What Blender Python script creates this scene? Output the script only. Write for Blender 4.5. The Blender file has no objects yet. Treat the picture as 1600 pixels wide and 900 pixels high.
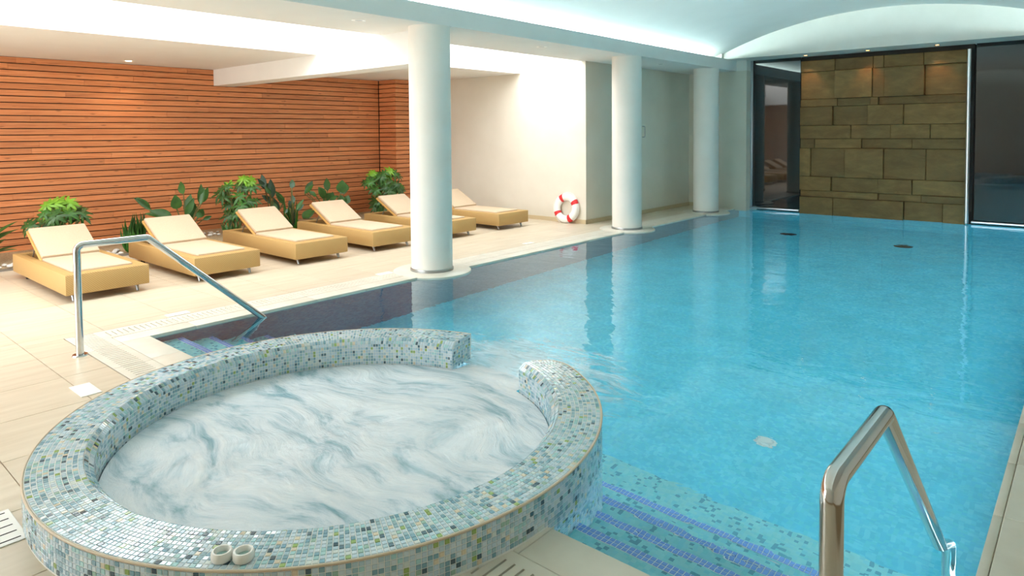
import bpy, bmesh, math, random
import numpy as np
from mathutils import Vector, Matrix
random.seed(7)
scene = bpy.context.scene
COL = scene.collection
PI = math.pi

# ------------------------------------------------------------------ camera
F_PX, CY_PX, CAM_H = 1054.43, 249.52, 1.65
YAW, PITCH, ROLL = 0.717955, -0.039192, -0.008178
_fwd = Vector((-math.sin(YAW)*math.cos(PITCH), math.cos(YAW)*math.cos(PITCH), math.sin(PITCH)))
_r0 = Vector((math.cos(YAW), math.sin(YAW), 0)); _u0 = _r0.cross(_fwd)
RIGHT = math.cos(ROLL)*_r0 + math.sin(ROLL)*_u0
UP = -math.sin(ROLL)*_r0 + math.cos(ROLL)*_u0
cam = bpy.data.cameras.new('camera'); cam_o = bpy.data.objects.new('camera', cam); COL.objects.link(cam_o)
m = Matrix((RIGHT, UP, -_fwd)).transposed().to_4x4(); m.translation = (0, 0, CAM_H)
cam_o.matrix_world = m
cam.sensor_width = 36; cam.lens = F_PX/1600*36; cam.shift_y = -(450-CY_PX)/1600
cam.clip_start = 0.05; cam.clip_end = 200
scene.camera = cam_o
def ray(px, py): return _fwd + RIGHT*((px-800)/F_PX) - UP*((py-CY_PX)/F_PX)
def at_x(px, py, x):
    d = ray(px, py); return Vector((0, 0, CAM_H)) + d*(x/d.x)

# ------------------------------------------------------------------ light, view
world = bpy.data.worlds.new('world'); scene.world = world; world.use_nodes = True
bg = world.node_tree.nodes['Background']
bg.inputs[0].default_value = (0.95, 0.98, 1.0, 1); bg.inputs[1].default_value = 7.7     # bright overcast sky above the roof lights
scene.view_settings.view_transform = 'Standard'; scene.view_settings.look = 'None'
scene.view_settings.exposure = 0.15; scene.view_settings.gamma = 1.0
scene.view_settings.use_curve_mapping = False
try:
    scene.cycles.max_bounces = 14; scene.cycles.diffuse_bounces = 6
    scene.cycles.glossy_bounces = 6; scene.cycles.transmission_bounces = 8
    scene.cycles.sample_clamp_indirect = 6.0
    scene.cycles.use_denoising = True
except Exception: pass
SKY_X0, SKY_X1 = -8.5, -7.06          # roof light slot
ROOF = 3.26
def portal(x0, x1, y0, y1, z):
    l = bpy.data.lights.new('sky_portal', 'AREA'); l.shape = 'RECTANGLE'; l.size = x1-x0; l.size_y = y1-y0
    o = bpy.data.objects.new('sky_portal', l); COL.objects.link(o); o.location = ((x0+x1)/2, (y0+y1)/2, z)
    l.cycles.is_portal = True
portal(SKY_X0, SKY_X1, -2.4, 5.5, ROOF); portal(SKY_X0, SKY_X1, 5.85, 10.0, ROOF)
def added_window_portal(x0, x1, z0, z1, y):
    l = bpy.data.lights.new('window_portal', 'AREA'); l.shape = 'RECTANGLE'; l.size = x1-x0; l.size_y = z1-z0
    o = bpy.data.objects.new('window_portal', l); COL.objects.link(o); o.location = ((x0+x1)/2, y, (z0+z1)/2); o.rotation_euler = (PI/2, 0, 0)
    l.cycles.is_portal = True
added_window_portal(-10.4, -4.9, 0, 2.6, -2.55)  # sky light through the added window front
COVE_STRENGTH, POOL_FILL, SPOT_W = 125.0, 150.0, 14.0

# ------------------------------------------------------------------ helpers
def s2l(c):
    return tuple(((v/255)/12.92 if v/255 <= .04045 else ((v/255+.055)/1.055)**2.4) for v in c)
def mat(name, rgb, rough=.5, metal=0, spec=.5, **kw):
    mt = bpy.data.materials.new(name); mt.use_nodes = True
    b = mt.node_tree.nodes['Principled BSDF']
    b.inputs['Base Color'].default_value = (*s2l(rgb), 1); b.inputs['Roughness'].default_value = rough
    b.inputs['Metallic'].default_value = metal; b.inputs['Specular IOR Level'].default_value = spec
    for k, v in kw.items(): b.inputs[k.replace('_', ' ')].default_value = v
    return mt
def nodes(mt):
    nt = mt.node_tree; return nt, nt.nodes, nt.links, nt.nodes['Principled BSDF']
def ramp(ns, stops):
    r = ns.new('ShaderNodeValToRGB'); e = r.color_ramp.elements
    while len(e) < len(stops): e.new(.5)
    for i, (p, c) in enumerate(stops): e[i].position = p; e[i].color = (*s2l(c), 1)
    return r
def coords(nt, scale=(1, 1, 1), kind='Object', rot=(0, 0, 0)):
    tc = nt.nodes.new('ShaderNodeTexCoord'); mp = nt.nodes.new('ShaderNodeMapping')
    mp.inputs['Scale'].default_value = scale; mp.inputs['Rotation'].default_value = rot
    nt.links.new(tc.outputs[kind], mp.inputs[0]); return mp.outputs[0]
def world_pos(nt, scale=(1, 1, 1)):
    g = nt.nodes.new('ShaderNodeNewGeometry'); mp = nt.nodes.new('ShaderNodeMapping')
    mp.inputs['Scale'].default_value = scale; nt.links.new(g.outputs['Position'], mp.inputs[0]); return mp.outputs[0]
def noise(nt, vec, scale, detail=4, rough=.5, dist=0):
    n = nt.nodes.new('ShaderNodeTexNoise'); n.inputs['Scale'].default_value = scale; n.inputs['Detail'].default_value = detail
    n.inputs['Roughness'].default_value = rough; n.inputs['Distortion'].default_value = dist
    nt.links.new(vec, n.inputs['Vector']); return n.outputs['Fac']
def bump(nt, h, strength, dist=.01):
    b = nt.nodes.new('ShaderNodeBump'); b.inputs['Strength'].default_value = strength; b.inputs['Distance'].default_value = dist
    nt.links.new(h, b.inputs['Height']); return b.outputs[0]
def mottled(name, c1, c2, scale, rough=.5, stretch=(1, 1, 1), bumpk=0, rnd=0, detail=5, **kw):
    mt = mat(name, c1, rough, **kw); nt, ns, ln, b = nodes(mt)
    f = noise(nt, world_pos(nt, stretch), scale, detail)
    r = ramp(ns, [(.3, c1), (.7, c2)]); ln.new(f, r.inputs[0]); out = r.outputs[0]
    if rnd:
        oi = ns.new('ShaderNodeObjectInfo'); hs = ns.new('ShaderNodeHueSaturation')
        mr = ns.new('ShaderNodeMapRange'); mr.inputs[3].default_value = 1-rnd; mr.inputs[4].default_value = 1+rnd
        ln.new(oi.outputs['Random'], mr.inputs[0]); ln.new(mr.outputs[0], hs.inputs['Value']); ln.new(out, hs.inputs['Color']); out = hs.outputs[0]
    ln.new(out, b.inputs['Base Color'])
    if bumpk: ln.new(bump(nt, f, bumpk), b.inputs['Normal'])
    return mt
def emis(name, rgb, strength):
    mt = bpy.data.materials.new(name); mt.use_nodes = True; nt = mt.node_tree; nt.nodes.clear()
    e = nt.nodes.new('ShaderNodeEmission'); o = nt.nodes.new('ShaderNodeOutputMaterial')
    e.inputs[0].default_value = (*s2l(rgb), 1); e.inputs[1].default_value = strength
    nt.links.new(e.outputs[0], o.inputs[0]); return mt

def link(name, me, parent=None):
    o = bpy.data.objects.new(name, me); COL.objects.link(o)
    if parent is not None: o.parent = parent
    return o
def tag(o, label=None, cat=None, group=None, kind=None):
    if label: o['label'] = label
    if cat: o['category'] = cat
    if group: o['group'] = group
    if kind: o['kind'] = kind
    return o
def thing(name, loc, label, cat, group=None, rz=0):
    o = link(name, None); o.location = loc; o.rotation_euler.z = rz; return tag(o, label, cat, group)
def mesh(name, V, Fc, mt, smooth=False):
    me = bpy.data.meshes.new(name); me.from_pydata([tuple(v) for v in V], [], Fc)
    for q in (mt if isinstance(mt, (list, tuple)) else [mt]): me.materials.append(q)
    if smooth: me.shade_smooth()
    me.update(); return me
BOXF = [(0, 3, 2, 1), (4, 5, 6, 7), (0, 1, 5, 4), (1, 2, 6, 5), (2, 3, 7, 6), (3, 0, 4, 7)]
def boxes(name, L, mt, parent=None, bev=0, seg=2):
    """one mesh out of axis-aligned boxes (x0,x1,y0,y1,z0,z1)"""
    bm = bmesh.new()
    for x0, x1, y0, y1, z0, z1 in L:
        vs = [bm.verts.new(p) for p in ((x0, y0, z0), (x1, y0, z0), (x1, y1, z0), (x0, y1, z0), (x0, y0, z1), (x1, y0, z1), (x1, y1, z1), (x0, y1, z1))]
        for f in BOXF: bm.faces.new([vs[i] for i in f])
    if bev: bmesh.ops.bevel(bm, geom=bm.edges[:], offset=bev, segments=seg, affect='EDGES', profile=.5)
    me = bpy.data.meshes.new(name); bm.to_mesh(me); bm.free(); me.materials.append(mt)
    if bev: me.shade_smooth()
    o = link(name, me, parent)
    if bev: sharp(me)
    return o
def sharp(me, ang=.6):
    try: me.set_sharp_from_angle(angle=ang)
    except Exception: pass
def lathe(name, prof, mt, n=48, parent=None, loc=(0, 0, 0), a0=0, a1=2*PI, smooth=True):
    full = abs(a1-a0-2*PI) < 1e-6; k = len(prof); V = []; Fc = []
    m_ = n if full else n+1
    for i in range(m_):
        a = a0+(a1-a0)*i/n
        for r, z in prof: V.append((r*math.cos(a)+loc[0], r*math.sin(a)+loc[1], z+loc[2]))
    for i in range(n):
        j = (i+1) % m_
        for q in range(k-1): Fc.append((i*k+q, j*k+q, j*k+q+1, i*k+q+1))
    me = mesh(name, V, Fc, mt, smooth); sharp(me); return link(name, me, parent)
def fillet(P, r, n=7):
    P = [Vector(p) for p in P]; out = [P[0]]
    for i in range(1, len(P)-1):
        a = (P[i-1]-P[i]).normalized(); b = (P[i+1]-P[i]).normalized(); ang = a.angle(b)
        d = r/math.tan(ang/2); s, e = P[i]+a*d, P[i]+b*d; ce = P[i]+(a+b).normalized()*(r/math.sin(ang/2))
        for k in range(n+1):
            t = k/n; v = ((s-ce).lerp(e-ce, t)).normalized()*r; out.append(ce+v)
    return out+[P[-1]]
def tube(name, P, r, mt, parent=None, n=14, caps=True):
    P = [Vector(p) for p in P]; V = []; Fc = []
    t0 = (P[1]-P[0]).normalized(); ref = Vector((0, 0, 1)) if abs(t0.z) < .9 else Vector((1, 0, 0))
    nrm = t0.cross(ref).normalized()
    for i, p in enumerate(P):
        t = (P[min(i+1, len(P)-1)]-P[max(i-1, 0)]).normalized()
        nrm = (nrm-t*nrm.dot(t)).normalized(); bn = t.cross(nrm)
        rr = r[i] if isinstance(r, (list, tuple)) else r
        for k in range(n):
            a = 2*PI*k/n; V.append(p+nrm*(rr*math.cos(a))+bn*(rr*math.sin(a)))
    for i in range(len(P)-1):
        for k in range(n): Fc.append((i*n+k, i*n+(k+1) % n, (i+1)*n+(k+1) % n, (i+1)*n+k))
    if caps: Fc += [tuple(range(n))[::-1], tuple(range((len(P)-1)*n, len(P)*n))]
    me = mesh(name, V, Fc, mt, True); sharp(me, .9); return link(name, me, parent)

# ------------------------------------------------------------------ materials
M = {}
M['plaster'] = mottled('white_plaster', (238, 234, 226), (232, 228, 219), 3, .75)
M['cream'] = mottled('cream_plaster', (226, 219, 204), (220, 212, 196), 2, .7)
M['ceil'] = mottled('ceiling_paint', (236, 236, 232), (232, 232, 228), 2, .8)
M['stonetile'] = mottled('beige_deck_tile', (213, 199, 177), (199, 183, 159), 2.2, .34, stretch=(7, .8, 1), rnd=.03)
M['grout'] = mat('deck_grout', (150, 122, 88), .9)
M['coping'] = mottled('pale_coping_stone', (222, 216, 202), (212, 204, 188), 6, .4)
M['channel'] = mat('overflow_channel_dark', (120, 100, 74), .8)
M['skirt'] = mat('beige_skirting', (206, 186, 150), .4)
M['steel'] = mat('polished_steel', (205, 205, 203), .12, 1)
M['steel_dark'] = mat('brushed_steel', (170, 172, 172), .35, 1)
M['white'] = mat('white_plastic', (240, 238, 232), .35)
M['red'] = mat('red_band', (214, 40, 44), .5)
M['rubber'] = mat('black_rubber', (35, 33, 32), .7)
M['blackglass'] = mat('black_glass', (22, 25, 28), .03, spec=.9)
M['aluminium'] = mat('aluminium_frame', (196, 202, 206), .3, 1)
M['dark'] = mat('shadow_gap', (38, 34, 30), .9)
M['gravel'] = mottled('beige_gravel_bed', (196, 178, 146), (150, 130, 98), 60, .95, bumpk=.8)
M['trimsand'] = mat('sand_edge_trim', (206, 186, 160), .45)
def wood():
    mt = mat('cedar_cladding', (196, 118, 68), .55); nt, ns, ln, b = nodes(mt)
    oi = ns.new('ShaderNodeObjectInfo')
    g = ns.new('ShaderNodeNewGeometry'); ad = ns.new('ShaderNodeVectorMath'); ad.operation = 'ADD'
    sc = ns.new('ShaderNodeVectorMath'); sc.operation = 'SCALE'; sc.inputs[0].default_value = (13, 29, 7)
    ln.new(oi.outputs['Random'], sc.inputs['Scale']); ln.new(g.outputs['Position'], ad.inputs[0]); ln.new(sc.outputs[0], ad.inputs[1])
    mp = ns.new('ShaderNodeMapping'); mp.inputs['Scale'].default_value = (1, .9, 22); ln.new(ad.outputs[0], mp.inputs[0])
    f = noise(nt, mp.outputs[0], 2.2, 6, .6, .6)
    r = ramp(ns, [(.25, (182, 108, 64)), (.5, (212, 134, 84)), (.78, (228, 156, 104))]); ln.new(f, r.inputs[0])
    mk = ns.new('ShaderNodeMapping'); mk.inputs['Scale'].default_value = (1, 3.2, 11); ln.new(ad.outputs[0], mk.inputs[0])
    vo = ns.new('ShaderNodeTexVoronoi'); vo.inputs['Scale'].default_value = 1.0; ln.new(mk.outputs[0], vo.inputs['Vector'])
    kr = ns.new('ShaderNodeMapRange'); kr.inputs[1].default_value = .03; kr.inputs[2].default_value = .16; kr.inputs[3].default_value = .55; kr.inputs[4].default_value = 1
    ln.new(vo.outputs['Distance'], kr.inputs[0])
    mr = ns.new('ShaderNodeMapRange'); mr.inputs[3].default_value = .84; mr.inputs[4].default_value = 1.12; ln.new(oi.outputs['Random'], mr.inputs[0])
    mu = ns.new('ShaderNodeMath'); mu.operation = 'MULTIPLY'; ln.new(kr.outputs[0], mu.inputs[0]); ln.new(mr.outputs[0], mu.inputs[1])
    hs = ns.new('ShaderNodeHueSaturation'); ln.new(mu.outputs[0], hs.inputs['Value']); ln.new(r.outputs[0], hs.inputs['Color'])
    ln.new(hs.outputs[0], b.inputs['Base Color']); return mt
M['wood'] = wood()
def mosaic_mat(name, cols, size, groutc, rough=.25, mix2=None):
    """small mosaic, world aligned, for surfaces under water whose pieces are too small to tell apart"""
    mt = mat(name, cols[0], rough); nt, ns, ln, b = nodes(mt)
    p = world_pos(nt, (1/size,)*3)
    off = ns.new('ShaderNodeVectorMath'); off.operation = 'ADD'; off.inputs[1].default_value = (.013, .017, .019); ln.new(p, off.inputs[0])
    fl = ns.new('ShaderNodeVectorMath'); fl.operation = 'FLOOR'; ln.new(off.outputs[0], fl.inputs[0])
    wn = ns.new('ShaderNodeTexWhiteNoise'); ln.new(fl.outputs[0], wn.inputs['Vector'])
    r = ramp(ns, [(i/len(cols), c) for i, c in enumerate(cols)]); r.color_ramp.interpolation = 'CONSTANT'; ln.new(wn.outputs['Value'], r.inputs[0])
    big = noise(nt, world_pos(nt), 2.6, 5, .65, .4)
    mr = ns.new('ShaderNodeMapRange'); mr.inputs[1].default_value = .3; mr.inputs[2].default_value = .7; mr.inputs[3].default_value = .88; mr.inputs[4].default_value = 1.1
    ln.new(big, mr.inputs[0])
    hs = ns.new('ShaderNodeHueSaturation'); ln.new(mr.outputs[0], hs.inputs['Value']); ln.new(r.outputs[0], hs.inputs['Color'])
    ln.new(hs.outputs[0], b.inputs['Base Color']); return mt
M['poolfloor'] = mosaic_mat('turquoise_pool_mosaic', [(98, 202, 224), (108, 208, 228), (90, 195, 219), (118, 213, 230), (102, 205, 221), (94, 198, 224)], .025, (200, 220, 220))
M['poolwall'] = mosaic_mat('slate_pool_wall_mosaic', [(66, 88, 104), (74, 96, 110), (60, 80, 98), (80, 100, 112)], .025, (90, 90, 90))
M['steptile'] = mosaic_mat('pale_step_mosaic', [(140, 212, 220), (130, 206, 216), (152, 216, 218), (146, 212, 214), (132, 208, 212), (150, 216, 218), (84, 150, 170), (140, 210, 216)], .022, (200, 220, 220))
M['nosing'] = mottled('blue_nosing_tile', (112, 150, 222), (132, 168, 228), 40, .25)
PAL = [(194, 214, 226), (178, 204, 216), (208, 222, 230), (154, 186, 198), (124, 164, 180), (62, 90, 104), (146, 172, 98), (222, 210, 188), (168, 210, 214), (214, 224, 222), (128, 166, 184), (156, 188, 176)]
PALW = [20, 18, 15, 10, 7, 4, 2.2, 3.5, 9, 7, 8, 3]
TILE = [mat('glass_mosaic_%d' % i, c, .09, spec=.8) for i, c in enumerate(PAL)]
M['mosgrout'] = mat('mosaic_grout', (232, 234, 230), .7)
def pick(): return random.choices(range(len(PAL)), PALW)[0]
def wicker():
    mt = mat('honey_wicker', (208, 172, 108), .55); nt, ns, ln, b = nodes(mt)
    v = coords(nt, (1, 1, 1))
    w1 = ns.new('ShaderNodeTexWave'); w1.bands_direction = 'Z'; w1.inputs['Scale'].default_value = 45; w1.inputs['Distortion'].default_value = 1.0; ln.new(v, w1.inputs[0])
    w2 = ns.new('ShaderNodeTexWave'); w2.bands_direction = 'DIAGONAL'; w2.inputs['Scale'].default_value = 28; w2.inputs['Distortion'].default_value = .6; ln.new(v, w2.inputs[0])
    mu = ns.new('ShaderNodeMath'); mu.operation = 'MULTIPLY'; ln.new(w1.outputs['Fac'], mu.inputs[0]); ln.new(w2.outputs['Fac'], mu.inputs[1])
    r = ramp(ns, [(0, (176, 140, 84)), (.6, (200, 166, 108))]); ln.new(mu.outputs[0], r.inputs[0]); ln.new(r.outputs[0], b.inputs['Base Color'])
    ln.new(bump(nt, mu.outputs[0], .35, .004), b.inputs['Normal']); return mt
M['wicker'] = wicker()
M['cushion'] = mottled('cream_cushion_fabric', (201, 179, 152), (193, 170, 142), 90, .9, bumpk=.05)
M['teak'] = mat('teak_slat', (206, 160, 92), .5)
def leafmat(name, c1, c2, tr=.25):
    mt = mottled(name, c1, c2, 9, .38, rnd=.22); nt, ns, ln, b = nodes(mt)
    b.inputs['Subsurface Weight'].default_value = 0
    return mt
M['leaf_dark'] = leafmat('dark_green_leaf', (44, 84, 36), (66, 108, 46))
M['leaf_lime'] = leafmat('lime_green_leaf', (136, 186, 56), (112, 166, 44))
M['leaf_mid'] = leafmat('mid_green_leaf', (72, 126, 46), (54, 104, 38))
M['leaf_grey'] = leafmat('grey_green_leaf', (74, 102, 82), (52, 82, 60))
M['stem'] = mottled('plant_stem', (120, 110, 62), (96, 92, 50), 20, .7)
M['pebble'] = mottled('white_pebble', (226, 222, 214), (196, 192, 184), 30, .6, rnd=.12)
def stone():
    mt = mat('olive_sandstone', (128, 112, 72), .6, spec=.25); nt, ns, ln, b = nodes(mt)
    oi = ns.new('ShaderNodeObjectInfo'); f = noise(nt, world_pos(nt, (1, 1, 2.5)), 3, 7, .65, .5)
    r = ramp(ns, [(.3, (94, 69, 37)), (.55, (113, 86, 49)), (.75, (131, 101, 61))]); ln.new(f, r.inputs[0])
    mr = ns.new('ShaderNodeMapRange'); mr.inputs[3].default_value = .74; mr.inputs[4].default_value = 1.12; ln.new(oi.outputs['Random'], mr.inputs[0])
    hs = ns.new('ShaderNodeHueSaturation'); ln.new(mr.outputs[0], hs.inputs['Value']); ln.new(r.outputs[0], hs.inputs['Color']); ln.new(hs.outputs[0], b.inputs['Base Color'])
    ln.new(bump(nt, noise(nt, world_pos(nt), 25, 5), .25, .01), b.inputs['Normal']); return mt
M['stone'] = stone()
def water():
    mt = bpy.data.materials.new('pool_water'); mt.use_nodes = True; nt = mt.node_tree; ns, ln = nt.nodes, nt.links; ns.clear()
    out = ns.new('ShaderNodeOutputMaterial'); g = ns.new('ShaderNodeBsdfGlass'); g.inputs['IOR'].default_value = 1.333; g.inputs['Roughness'].default_value = 0
    g.inputs['Color'].default_value = (.93, .985, 1, 1)
    n1 = noise(nt, world_pos(nt, (1, 1.6, 1)), 2.2, 3, .5, .6); n2 = noise(nt, world_pos(nt), 9, 2, .5, .3)
    ad = ns.new('ShaderNodeMath'); ad.operation = 'MULTIPLY_ADD'; ad.inputs[1].default_value = .12; ln.new(n2, ad.inputs[0]); ln.new(n1, ad.inputs[2])
    bm_ = bump(nt, ad.outputs[0], .11, .05); ln.new(bm_, g.inputs['Normal'])
    # froth drifting out through the opening of the whirlpool
    gp = ns.new('ShaderNodeNewGeometry'); sb = ns.new('ShaderNodeVectorMath'); sb.operation = 'DISTANCE'; sb.inputs[1].default_value = (-3.1, 3.45, 0)
    ln.new(gp.outputs['Position'], sb.inputs[0])
    mr = ns.new('ShaderNodeMapRange'); mr.inputs[1].default_value = .2; mr.inputs[2].default_value = 1.3; mr.inputs[3].default_value = .36; mr.inputs[4].default_value = -.16; ln.new(sb.outputs['Value'], mr.inputs[0])
    fn = noise(nt, world_pos(nt, (1.2, 3.2, 1)), 2.4, 6, .62, 1.2)
    sm = ns.new('ShaderNodeMath'); ln.new(fn, sm.inputs[0]); ln.new(mr.outputs[0], sm.inputs[1])
    mm = ns.new('ShaderNodeMapRange'); mm.inputs[1].default_value = .56; mm.inputs[2].default_value = .86; mm.inputs[4].default_value = .95; ln.new(sm.outputs[0], mm.inputs[0])
    p = ns.new('ShaderNodeBsdfDiffuse'); p.inputs['Color'].default_value = (*s2l((218, 232, 240)), 1)
    mx = ns.new('ShaderNodeMixShader'); ln.new(mm.outputs[0], mx.inputs[0]); ln.new(g.outputs[0], mx.inputs[1]); ln.new(p.outputs[0], mx.inputs[2])
    ln.new(mx.outputs[0], out.inputs[0]); return mt
M['water'] = water()
def foam():
    mt = mat('whirlpool_froth', (190, 210, 216), .22, IOR=1.33); nt, ns, ln, b = nodes(mt)
    p = world_pos(nt, (1, 1, 1))
    wn = ns.new('ShaderNodeTexNoise'); wn.inputs['Scale'].default_value = 1.1; wn.inputs['Detail'].default_value = 2; ln.new(p, wn.inputs['Vector'])
    mul = ns.new('ShaderNodeVectorMath'); mul.operation = 'MULTIPLY_ADD'; mul.inputs[1].default_value = (.8, .8, 0); ln.new(wn.outputs['Color'], mul.inputs[0]); ln.new(p, mul.inputs[2])
    mp = ns.new('ShaderNodeMapping'); mp.inputs['Rotation'].default_value = (0, 0, -YAW-.12); mp.inputs['Scale'].default_value = (1.0, 3.4, 1); ln.new(mul.outputs[0], mp.inputs[0])
    f = noise(nt, mp.outputs[0], 1.9, 9, .66, .35)
    r = ramp(ns, [(.3, (118, 160, 174)), (.4, (178, 202, 214)), (.49, (220, 230, 238)), (.66, (240, 244, 248))]); ln.new(f, r.inputs[0])
    ln.new(r.outputs[0], b.inputs['Base Color'])
    ln.new(bump(nt, f, .5, .06), b.inputs['Normal']); return mt
M['foam'] = foam()

# ------------------------------------------------------------------ setting: sizes
PX0, PX1, PY0, PY1 = -5.9, -0.32, 2.18, 14.25       # pool
WATER = -0.02; DEPTH = -1.35
XW, XR, YN = -11.72, 1.7, -2.4                       # timber wall, right wall, near wall
YB, XS, YS = 10.0, -6.97, 14.02                      # alcove end wall, side wall, wall behind third column
ZS, ZA = 2.93, 2.80                                  # soffit, alcove ceiling
XF = -5.88                                           # fascia
def struct(o, label=None): return tag(o, label, None, None, 'structure')

# floor slab and its tiles
floor = struct(boxes('floor', [(XW-.3, -6.36, YN, YB, -.2, -.006), (-8.6, -6.36, YB, YS+.2, -.2, -.006), (-6.36, XR, YN, 1.69, -.2, -.006),
                               (-.1, XR, 1.69, PY1, -.2, -.006)], M['grout']), 'beige tiled pool deck')
P = .585; XB = -10.15
def tile_cells(x0, x1, y0, y1):
    gx = [-7.68+P*k for k in range(-8, 20)]; gy = [.82+P*k for k in range(-8, 26)]
    for a in gx:
        for b in gy:
            c0, c1, d0, d1 = max(a, x0), min(a+P, x1), max(b, y0), min(b+P, y1)
            if c1-c0 > .02 and d1-d0 > .02: yield c0, c1, d0, d1
_tm = {}
def floor_tile(c0, c1, d0, d1):
    w, h = round(c1-c0-.004, 3), round(d1-d0-.004, 3)
    if (w, h) not in _tm:
        o = boxes('tile', [(-w/2, w/2, -h/2, h/2, -.012, 0)], M['stonetile'], floor, .0012, 1); _tm[(w, h)] = o.data
    else: o = link('tile', _tm[(w, h)], floor)
    o.location = ((c0+c1)/2, (d0+d1)/2, 0)
for reg in ((XB, -6.36, -.9, YB), (XS, -6.36, YB, YS), (-6.36, .9, -.9, 1.69), (-.1, .9, 1.69, 6.0)):
    for c in tile_cells(*reg): floor_tile(*c)

# overflow strip: grating slabs over a channel, then a coping
def grate(parent, x0, y0, L, along):
    """slotted slab, 0.26 wide; real slots; along = 'x' or 'y'"""
    n = max(3, int(L/.042)); p = L/n; B = [(0, L, 0, .055, -.03, 0), (0, L, .205, .26, -.03, 0)]
    for i in range(n+1):
        a, b = max(0, i*p-p/2+.005), min(L, i*p+p/2-.005); B.append((a, b, .055, .205, -.03, 0))
    if along == 'y': B = [(c, d, a, b, e, f) for a, b, c, d, e, f in B]
    o = boxes('grate_slab', B, M['coping'], parent); o.location = (x0, y0, 0); return o
tl = struct(boxes('trim_1', [(-6.36, PX0-.02, 1.69, YS, -.2, -.1)], M['channel']), 'slotted pale overflow channel along the long pool edge')
tn = struct(boxes('trim_2', [(PX0, -.32, 1.69, PY0-.02, -.2, -.1)], M['channel']), 'slotted pale overflow channel along the pool steps')
gmesh = None
for k in range(22):
    o = grate(tl, -6.355, 1.955+k*.54, .535, 'y') if gmesh is None else link('grate_slab', gmesh, tl)
    o.location = (-6.355, 1.955+k*.54, 0); gmesh = o.data
gx = None
SPX, SPY, SR = -3.146, 2.144, 1.437               # whirlpool centre, outer radius
for k in range(11):
    x = -6.355+k*.55
    o = grate(tn, x, 1.695, .545, 'x') if gx is None else link('grate_slab', gx, tn)
    o.location = (x, 1.695, 0); gx = o.data
cp = None
for k in range(20):                                # coping stones
    o = boxes('coping_stone', [(0, .19, 0, .598, -.06, 0)], M['coping'], tl, .006, 2) if cp is None else link('coping_stone', cp, tl)
    o.location = (-6.09, PY0-.22+k*.6, 0); cp = o.data
cq = None
for k in range(9):
    o = boxes('coping_stone', [(0, .598, 0, .22, -.06, 0)], M['coping'], tn, .006, 2) if cq is None else link('coping_stone', cq, tn)
    o.location = (-5.895+k*.6, PY0-.22, 0); cq = o.data
tr = struct(boxes('trim_3', [(PX1+.03, -.1, PY0-.49, PY1, -.2, -.01)], M['channel']), 'pale coping along the right pool edge')
cr = None
for k in range(21):
    o = boxes('coping_stone', [(0, .035, 0, .598, -.06, -.002)], M['coping'], tr, .005, 2) if cr is None else link('coping_stone', cr, tr)
    o.location = (PX1, PY0-.49+k*.6, 0); cr = o.data
    if k == 0: ck = boxes('coping_slab', [(0, .18, 0, .598, -.05, 0)], M['coping'], tr, .003, 1).data; oo = COL.objects[-1]
    else: oo = link('coping_slab', ck, tr)
    oo.location = (PX1+.038, PY0-.49+k*.6, 0)

# pool basin
basin = struct(boxes('pool_basin', [(PX0-.3, PX1+.3, PY0-.3, PY1+.5, DEPTH-.2, DEPTH)], M['poolfloor']), 'turquoise mosaic pool basin')
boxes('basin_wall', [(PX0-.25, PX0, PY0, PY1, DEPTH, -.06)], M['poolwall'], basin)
boxes('basin_wall', [(PX1, PX1+.25, PY0, PY1, DEPTH, -.06)], M['poolfloor'], basin)
boxes('basin_wall', [(PX0, PX1, PY1-.02, PY1+.25, DEPTH, -.06)], M['poolfloor'], basin)
boxes('basin_wall', [(PX0-.25, PX1+.25, PY0-.25, PY0, DEPTH, -.06)], M['steptile'], basin)
T_, R_ = .262, .185
step_objs = []
for k in range(1, 7):
    zt = WATER-R_*k; y1 = PY0+T_*k
    st = boxes('step', [(PX0, PX1, y1-T_, y1, DEPTH, zt)], M['steptile'], basin); step_objs.append((st, y1, zt))
nos = boxes('nosing_tile', [(-.0105, .0105, -.0105, .0105, 0, .003)], M['nosing'], step_objs[0][0]); nme = nos.data; first = True
for st, y1, zt in step_objs[:4]:
    xs = np.arange(PX0+.013, PX1-.01, .025); V = []; Fc = []
    for j in range(2):
        for x in xs:
            yy = y1-.013-.025*j
            if st is step_objs[0][0] and x > -1.75:
                o = nos if first else link('nosing_tile', nme, st); first = False; o.location = (x, yy, zt); continue
            if (x-SPX)**2+(yy-SPY)**2 < 1.42**2: continue
            i0 = len(V); V += [(x-.0105, yy-.0105, zt), (x+.0105, yy-.0105, zt), (x+.0105, yy+.0105, zt), (x-.0105, yy+.0105, zt)]
            V += [(a, b, zt+.003) for a, b, c in V[i0:i0+4]]; Fc += [tuple(i0+q for q in f) for f in BOXF[1:]]
    boxes('nosing_bed', [(PX0, PX1, y1-.052, y1-.0005, zt, zt+.001)], M['mosgrout'], st)
    tag(link('nosing_tiles', mesh('nosing_tiles', V, Fc, M['nosing']), st), kind='stuff')

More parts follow.
